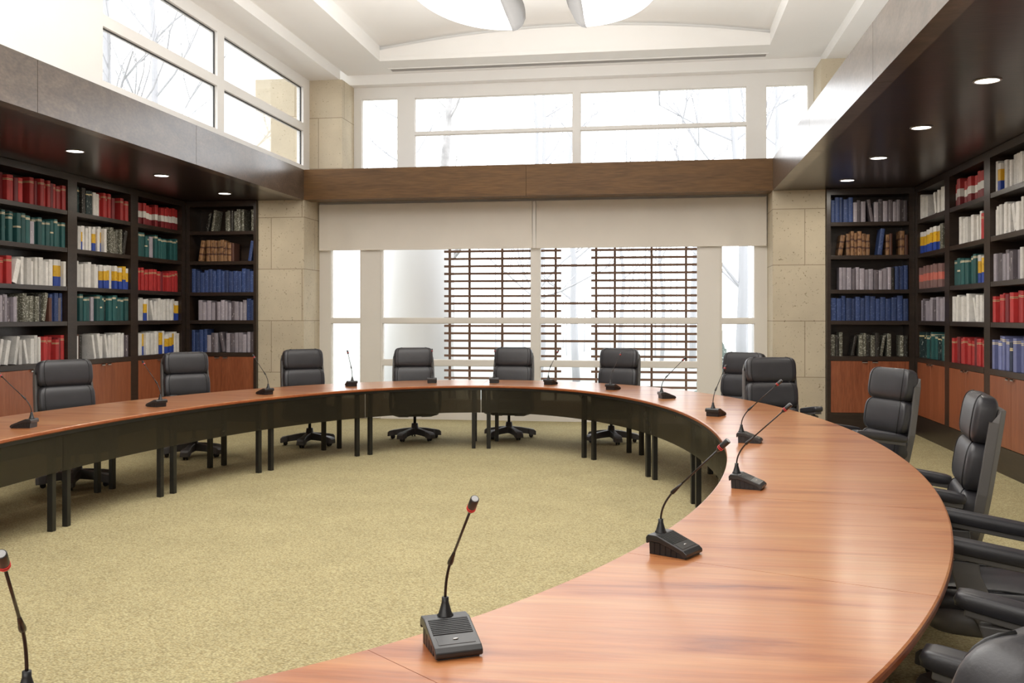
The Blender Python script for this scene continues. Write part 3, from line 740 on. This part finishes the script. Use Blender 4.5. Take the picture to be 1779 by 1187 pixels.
# ------------------------------------------------------------------ gooseneck microphones
def make_mic():
    t_=thing('conference_microphone','','microphone',(0,0,0),0,'gooseneck microphones standing on the oval table')
    # ribbed lower body: side profile extruded across x
    def extr(prof,x0,x1,mi=0,mb=None):
        mb=mb or MB(); mb.loft([[(x0,y,z) for y,z in prof],[(x1,y,z) for y,z in prof]],mi); return mb
    low=[(-.066,0),(.070,0),(.066,.014),(-.03,.046),(-.068,.046)]
    mb=extr(low,-.052,.052)
    for y in (-.055,-.034,-.013,.008,.029):
        zt=.044 if y<-.03 else .046-(y+.03)*.33
        for s in (-1,1): mb.box(s*.052,s*.0545,y-.008,y+.008,.001,zt-.004)
    mb.build('base',M['black'],t_)
    top=[(-.077,.036),(-.078,.056),(-.070,.066),(-.036,.066),(.066,.028),(.078,.018),(.078,.008),(.070,.002),(.062,.006),(.055,.016),(-.03,.044),(-.068,.044),(-.070,.036)]
    extr(top,-.0585,.0585).build('top_shell',M['blacksheen'],t_,bevel=.0025)
    def sl(y): return .066-(y+.036)*(.038/.102)
    mb=MB()
    for k in range(9):
        y=-.030+k*.0062
        mb.loft([[(-.050,y,sl(y)-.001),(-.050,y+.0033,sl(y+.0033)-.001),(-.050,y+.0033,sl(y+.0033)+.0018),(-.050,y,sl(y)+.0022)],[(.050,y,sl(y)-.001),(.050,y+.0033,sl(y+.0033)-.001),(.050,y+.0033,sl(y+.0033)+.0018),(.050,y,sl(y)+.0022)]])
    mb.build('speaker_grille',M['black'],t_)
    mb=MB(); y0,y1=.029,.058
    mb.loft([[(-.046,y0,sl(y0)-.001),(-.046,y1,sl(y1)-.001),(-.046,y1,sl(y1)+.001),(-.046,y0,sl(y0)+.001)],[(.046,y0,sl(y0)-.001),(.046,y1,sl(y1)-.001),(.046,y1,sl(y1)+.001),(.046,y0,sl(y0)+.001)]]); pn=mb.build('talk_button',M['blacksheen'],t_)
    mb=MB(); ym=.042; mb.sell((0,ym,sl(ym)+.0015),.014,.006,.003,.6,.6,6,12); mb.build('button_mark',M['chrome'],pn)
    mb=MB(); mb.lathe([(.0205,.063),(.0205,.068),(.017,.072),(.0095,.098),(.0088,.100),(.0088,.112),(.0001,.112)],18,(0,-.052,0)); mb.build('collar',M['black'],t_)
    # flexible neck
    P=[]
    for k in range(9):
        u=k/8; P.append((0,-.052+.050*u*u,.108+.105*u))
    mb=MB(); mb.tube(P,.0036,8)
    for k in range(1,16):
        pass
    mb.build('gooseneck',M['neck'],t_)
    a=Vector(P[-1]); d=(Vector((0,.20,.404))-a).normalized()
    q=lambda s_: tuple(a+d*s_)
    mb=MB(); mb.tube([q(-.012),q(-.008),q(.004),q(.02),q(.045)],[.0045,.0072,.0072,.0055,.0034],10); mb.build('sleeve',M['neck'],t_)
    L=(Vector((0,.20,.404))-a).length
    mb=MB(); mb.tube([q(.03),q(L-.048)],[.0033,.0030],8); mb.build('stem',M['neck'],t_)
    mb=MB(); mb.tube([q(L-.056),q(L-.050),q(L-.042),q(L-.040),q(L-.002),q(L)],[.004,.0075,.0098,.0102,.0102,.0092],14); hd=mb.build('microphone_head',M['blacksheen'],t_)
    mb=MB(); mb.tube([q(L-.042),q(L-.0395)],.0109,14); mb.tube([q(L-.036),q(L-.0335)],.0109,14); mb.build('light_ring',M['red'],hd)
    mb=MB(); mb.tube([q(L-.001),q(L+.0008)],[.0084,.0076],14); mb.build('tip_mesh',M['mesh'],hd)
    return t_
mic0=make_mic(); mused=[False]
# position on the table and outward direction (world x,y)
MICS=[((-.499,2.262),(.47,-.88),'black gooseneck microphone nearest on the wood, leaning in front of open carpet'),
((.058,3.285),(.87,-.49),'black gooseneck microphone whose tip crosses the dark inner panel of the table'),
((.425,4.60),(.955,-.29),'black gooseneck microphone on the widest stretch of table with shiny grille'),
((.590,6.25),(.95,-.2),'black gooseneck microphone whose base sits just behind the shiny-grilled one'),
((.473,7.86),(.47,.88),'black gooseneck microphone leaning past the narrow window light'),
((.093,9.45),(.94,.35),'black gooseneck microphone leaning before the white window post'),
((-.482,10.47),(.43,.905),'black gooseneck microphone in front of the armchair before the trellis'),
((-1.249,11.14),(.385,.92),'black gooseneck microphone in front of the trellis opening'),
((-1.955,11.30),(-.12,.99),'black gooseneck microphone in front of the centre mullion armchair'),
((-2.705,11.20),(-.23,.97),'black gooseneck microphone at the shoulder of the plain-window armchair'),
((-3.503,10.53),(-.515,.85),'black gooseneck microphone before the narrow window light past the stone pier'),
((-4.025,9.30),(-.88,.47),'black gooseneck microphone leaning toward the stone pier base'),
((-4.446,7.90),(-.92,.39),'black gooseneck microphone touching the outline of the corner-bay armchair'),
((-4.564,6.27),(-.99,-.15),'black gooseneck microphone before the end cabinet, beside the first armchair'),
((-1.21,1.655),(.45,-.89),'black gooseneck microphone with only its neck and head showing over bare carpet')]
for (x,y),(dx,dy),lab in MICS:
    a=math.atan2(dy,dx)-PI/2
    if not mused[0]:
        mused[0]=True; mic0.location=(x,y,HT); mic0.rotation_euler=(0,0,a); mic0['label']=lab
    else: dup(mic0,(x,y,HT),a,lab)

# ------------------------------------------------------------------ pendant lamp
t_=thing('pendant_light','large round white pendant light of curved luminous petals hanging under the vault','light',(-1.118,8.52,4.57))
GX,GY,RX,RY=.388,.05,1.17,1.34
for sx_ in (-1,1):
    for sy_ in (-1,1):
        mb=MB(); rings=[]; n=18
        for k in range(n+1):
            a=PI/2*k/n; ring=[]
            for r,z in ((.02,.11),(.35,.075),(.65,.03),(.88,.0),(.97,.0),(1.0,.045)):
                ring.append((sx_*(GX+r*math.cos(a)*(RX-GX)),sy_*(GY+r*math.sin(a)*(RY-GY)),z))
            rings.append(ring+[(x,y,z+.02) for x,y,z in ring[::-1]])
        mb.loft(rings,0,True,True); pt=mb.build('glass_petal',M['petal'],t_)
        # rim
        mb=MB(); mb.tube([(sx_*(GX+math.cos(PI/2*k/n)*(RX-GX+.004)),sy_*(GY+math.sin(PI/2*k/n)*(RY-GY+.004)),.05) for k in range(n+1)],.007,6); mb.build('petal_rim',M['silver'],pt)
        # curved metal blade along the inner edge
        mb=MB(); rings=[]
        for k in range(11):
            u=k/10; y=GY+.06+u*(RY-GY-.06); w_=.07+.17*math.sin(PI*min(1,.35+.75*(1-u)))**1.2*(1-u*.55)
            zb_=.11*(1-u)**1.2+.0
            sec=[(GX+.002,zb_-.004),(GX-w_*.35,zb_+.01),(GX-w_*.75,zb_+.05),(GX-w_,zb_+.13),(GX-w_+.01,zb_+.135),(GX-w_*.7,zb_+.06),(GX-w_*.35,zb_+.022),(GX+.002,zb_+.01)]
            rings.append([(sx_*x,sy_*y,z) for x,z in sec])
        mb.loft(rings,0,True,True); mb.build('metal_fin',M['fin'],t_)
mb=MB(); mb.lathe([(.0001,.12),(.13,.13),(.15,.18),(.08,.26),(.02,.29),(.015,1.0),(.07,1.02),(.07,1.04),(.0001,1.04)],24); mb.build('hub',M['silver'],t_)
for sy_ in (-1,1):
    mb=MB(); mb.box(-.15,.15,sy_*.18,sy_*.62,.17,.20); mb.build('glass_panel',M['petal'],t_)

# ------------------------------------------------------------------ outdoors
mb=MB(); mb.box(-60,60,YU+.35,120,-.35,-.25); struct(mb,'ground_outside',M['ground'])
mb=MB(); mb.box(-60,-8,-40,YU+.35,-.35,-.25); struct(mb,'ground_side',M['ground'])
mb=MB()
mb.lathe([(.62,-.25),(.62,3.4)],40,(-4.18,16.3,0)); struct(mb,'exterior_column_wall',M['extwhite'])
mb=MB(); mb.lathe([(.45,-.25),(.45,3.4)],40,(2.02,16.3,0)); struct(mb,'exterior_column_wall_right',M['extwhite'])
# trellis: bars fixed to uprights
t_=thing('garden_trellis','brown trellis of thin horizontal bars and uprights standing outside the window','trellis',(0,15.2,0))
YT=15.2
def tx(px):   # world x of an upright on the trellis plane
    u=(px-889.5)/1640; dx=u*CA-SA; dy=u*SA+CA; return dx*YT/dy
def tz(px,py):
    u=(px-889.5)/1640; dy=u*SA+CA; return 1.56+(549-py)/1640*YT/dy
zs=[tz(1100,434+13.28*k) for k in range(-4,19)]
xa,xb,xc,xd=tx(772),tx(975),tx(1027),tx(1236)
for px,cut in ((780.6,0),(815,0),(872,1),(965,0),(1035.5,0),(1068,1),(1132,0),(1192,0)):
    x=tx(px); mb=MB(); mb.box(x-.018,x+.018,.02,.06,(.98 if cut else -.25),zs[0]+.1); mb.build('upright',M['slat'],t_)
for k,z in enumerate(zs):
    spans=[(xa,xd)] if (k-4)%5==2 else [(xa,xb),(xc,xd)]
    for a,b_ in spans:
        mb=MB(); mb.box(a,b_,-.02,.02,z-.018,z+.018); mb.build('crossbar',M['slat'],t_)

def tree(x,y,h,spread,seed,label,mat,r0=.14,levels=4,lean=0):
    rnd=random.Random(seed); t_=thing('bare_tree',label,'tree',(x,y,-.25),0,'pale leafless trees outside the windows')
    tr=MB(); br=MB()
    pts=[Vector((0,0,0))]; n=9
    for k in range(1,n+1): pts.append(pts[-1]+Vector((rnd.uniform(-.12,.12)+lean*.1,rnd.uniform(-.1,.1),h/n)))
    tr.tube(pts,[r0*(1-.85*k/n) for k in range(n+1)],7)
    def grow(p,d,l,r,lv):
        q=[p]; dd=d.copy()
        for k in range(3):
            dd=(dd+Vector((rnd.uniform(-.25,.25),rnd.uniform(-.25,.25),rnd.uniform(-.05,.22)))).normalized(); q.append(q[-1]+dd*l/3)
        br.tube(q,[r,r*.8,r*.6,r*.4],4,caps=False)
        if lv>0:
            for _ in range(3):
                s_=q[rnd.choice((1,2,3))]; nd=(dd+Vector((rnd.uniform(-.8,.8),rnd.uniform(-.6,.6),rnd.uniform(-.1,.6)))).normalized()
                grow(s_,nd,l*rnd.uniform(.55,.75),r*.5,lv-1)
    for k in range(11):
        i=rnd.randint(2,n); u=i/n; a=rnd.uniform(0,2*PI)
        grow(pts[i],Vector((math.cos(a),math.sin(a)*.6,rnd.uniform(.3,1.1))).normalized(),spread*(1.15-.6*u),r0*.33*(1.1-.7*u),levels-2)
    tr.build('trunk',mat,t_); br.build('branches',mat,t_)
TR=[(-4.05,18.2,8.5,1.1,1,'pale mottled birch right beside the trellis edge',M['bark'],.17),
(-2.9,23,10,1.8,2,'slim pale tree behind the first trellis bay',M['barkfar'],.10),
(-2.2,26,10,1.7,3,'slim pale tree behind the second trellis bay',M['barkfar'],.11),
(-3.5,28,11,2.0,4,'faint tall tree behind the mottled birch',M['barkfar'],.12),
(-1.2,30,9,1.8,5,'faint slender tree behind the centre mullion',M['barkfar'],.08),
(.15,34,11,1.6,6,'faint slender tree seen through the trellis opening',M['barkfar'],.08),
(2.1,24,11,2.6,7,'broad forked tree behind the second half of the trellis',M['barkfar'],.16),
(3.9,31,13,2.6,8,'tall forked tree rising above the upper window rail',M['barkfar'],.17),
(4.4,23,9,2.2,9,'tangled pale tree behind the narrow light by the chairs',M['barkfar'],.11),
(1.2,33,12,2.4,10,'distant faint tree beyond the trellis opening',M['barkfar'],.13),
(8.2,31,13,2.4,11,'distant tall tree by the last upper window light',M['barkfar'],.14),
(-7.0,26,11,2.0,12,'faint tree outside the narrow upper window light',M['barkfar'],.12),
(-9.5,15.5,11,2.2,13,'pale crooked tree outside the first clerestory light',M['barkfar'],.13),
(-11,19.5,12,2.6,14,'pale forked tree outside the second clerestory light',M['barkfar'],.14),
(-12,17.0,12,2.3,15,'pale tree between the two clerestory lights',M['barkfar'],.12)]
for a in TR: tree(*a)
M['barkmist'] = plain('far_haze_tinted_bark', (.40,.40,.425), .9)  # bluish haze of the distant wood mixed into this bark colour
rr_=random.Random(5)
protos=[o for o in COL.objects if o.name.startswith('bare_tree')][1:4]
for k in range(34):
    o=dup(protos[k%3],(-6.5+2.0*(k//5)+(k%5)*.42,38+(k%5)*5,-.25),rr_.uniform(0,6.28),'slender trunk in the faint wood far behind the trellis')
    o['group']='distant wood behind the trellis'; sc_=rr_.uniform(.5,.95); o.scale=(sc_*.42,sc_*.42,sc_)
# low misty conifers at the trellis side
def conifer(x,y,h,seed,label):
    rnd=random.Random(seed); t_=thing('conifer_tree',label,'tree',(x,y,-.25),0,'misty conifers beyond the trellis')
    mb=MB(); mb.tube([(0,0,0),(0,0,h)],[.08,.02],6); mb.build('trunk',M['barkfar'],t_)
    mb=MB()
    for k in range(520):
        u=rnd.random()**.8; z=.1+u*h*.95; r=(1-u)*h*.32+.05; a=rnd.uniform(0,2*PI); L=r*rnd.uniform(.5,1)
        c,s=math.cos(a),math.sin(a); p=Vector((c*L,s*L,z-L*.25)); w=.05
        mb.add([p,p+Vector((-s*w-c*.16,c*w-s*.16,.07)),p+Vector((s*w-c*.16,-c*w-s*.16,.07)),p+Vector((0,0,-.10))],[(0,1,2),(0,1,3)])
    mb.build('needle_crown',M['conifer'],t_)
conifer(2.6,22,2.6,1,'low misty conifer behind the lower trellis corner')
conifer(3.6,19.5,3.2,2,'misty conifer seen through the narrow light by the chairs')
conifer(1.2,20,1.7,3,'small misty conifer behind the trellis uprights')

# ------------------------------------------------------------------ light
w=bpy.data.worlds.new('sky'); SC.world=w; w.use_nodes=True
bg=w.node_tree.nodes['Background']; bg.inputs[0].default_value=(.96,.98,1,1); bg.inputs[1].default_value=3.0
def area_light(name,loc,rot,sx_,sy_,e,col=(1,1,1)):
    l=bpy.data.lights.new(name,'AREA'); l.shape='RECTANGLE'; l.size=sx_; l.size_y=sy_; l.energy=e; l.color=col
    o=bpy.data.objects.new(name,l); COL.objects.link(o); o.location=loc; o.rotation_euler=rot; return o
area_light('overhead_fill',(-1.7,4.2,5.2),(0,0,0),5.4,7.5,245,(1,.985,.965))  # unseen fill lamp added to brighten table and floor from above
area_light('upward_fill',(-1.3,7.4,3.9),(PI,0,0),3.4,8.5,235,(1,.985,.965))  # added fill hanging unseen in mid-room, facing up to whiten the ceiling
area_light('rear_fill',(-1.6,-1.2,3.2),(math.radians(80),0,0),5.0,2.0,75,(1,.98,.95))  # unseen fill added behind the camera, aimed down the room

# ------------------------------------------------------------------ camera
cam=bpy.data.cameras.new('camera'); co=bpy.data.objects.new('camera',cam); COL.objects.link(co)
co.location=(0,0,1.56); co.rotation_euler=(PI/2,0,math.radians(8.736))
cam.sensor_width=36; cam.lens=1640/1779*36; cam.shift_y=-44.5/1779; cam.shift_x=0; cam.clip_end=300
SC.camera=co
SC.view_settings.view_transform='Standard'; SC.view_settings.look='None'; SC.view_settings.exposure=.2
SC.cycles.use_denoising=True
SC.cycles.max_bounces=8; SC.cycles.transparent_max_bounces=16
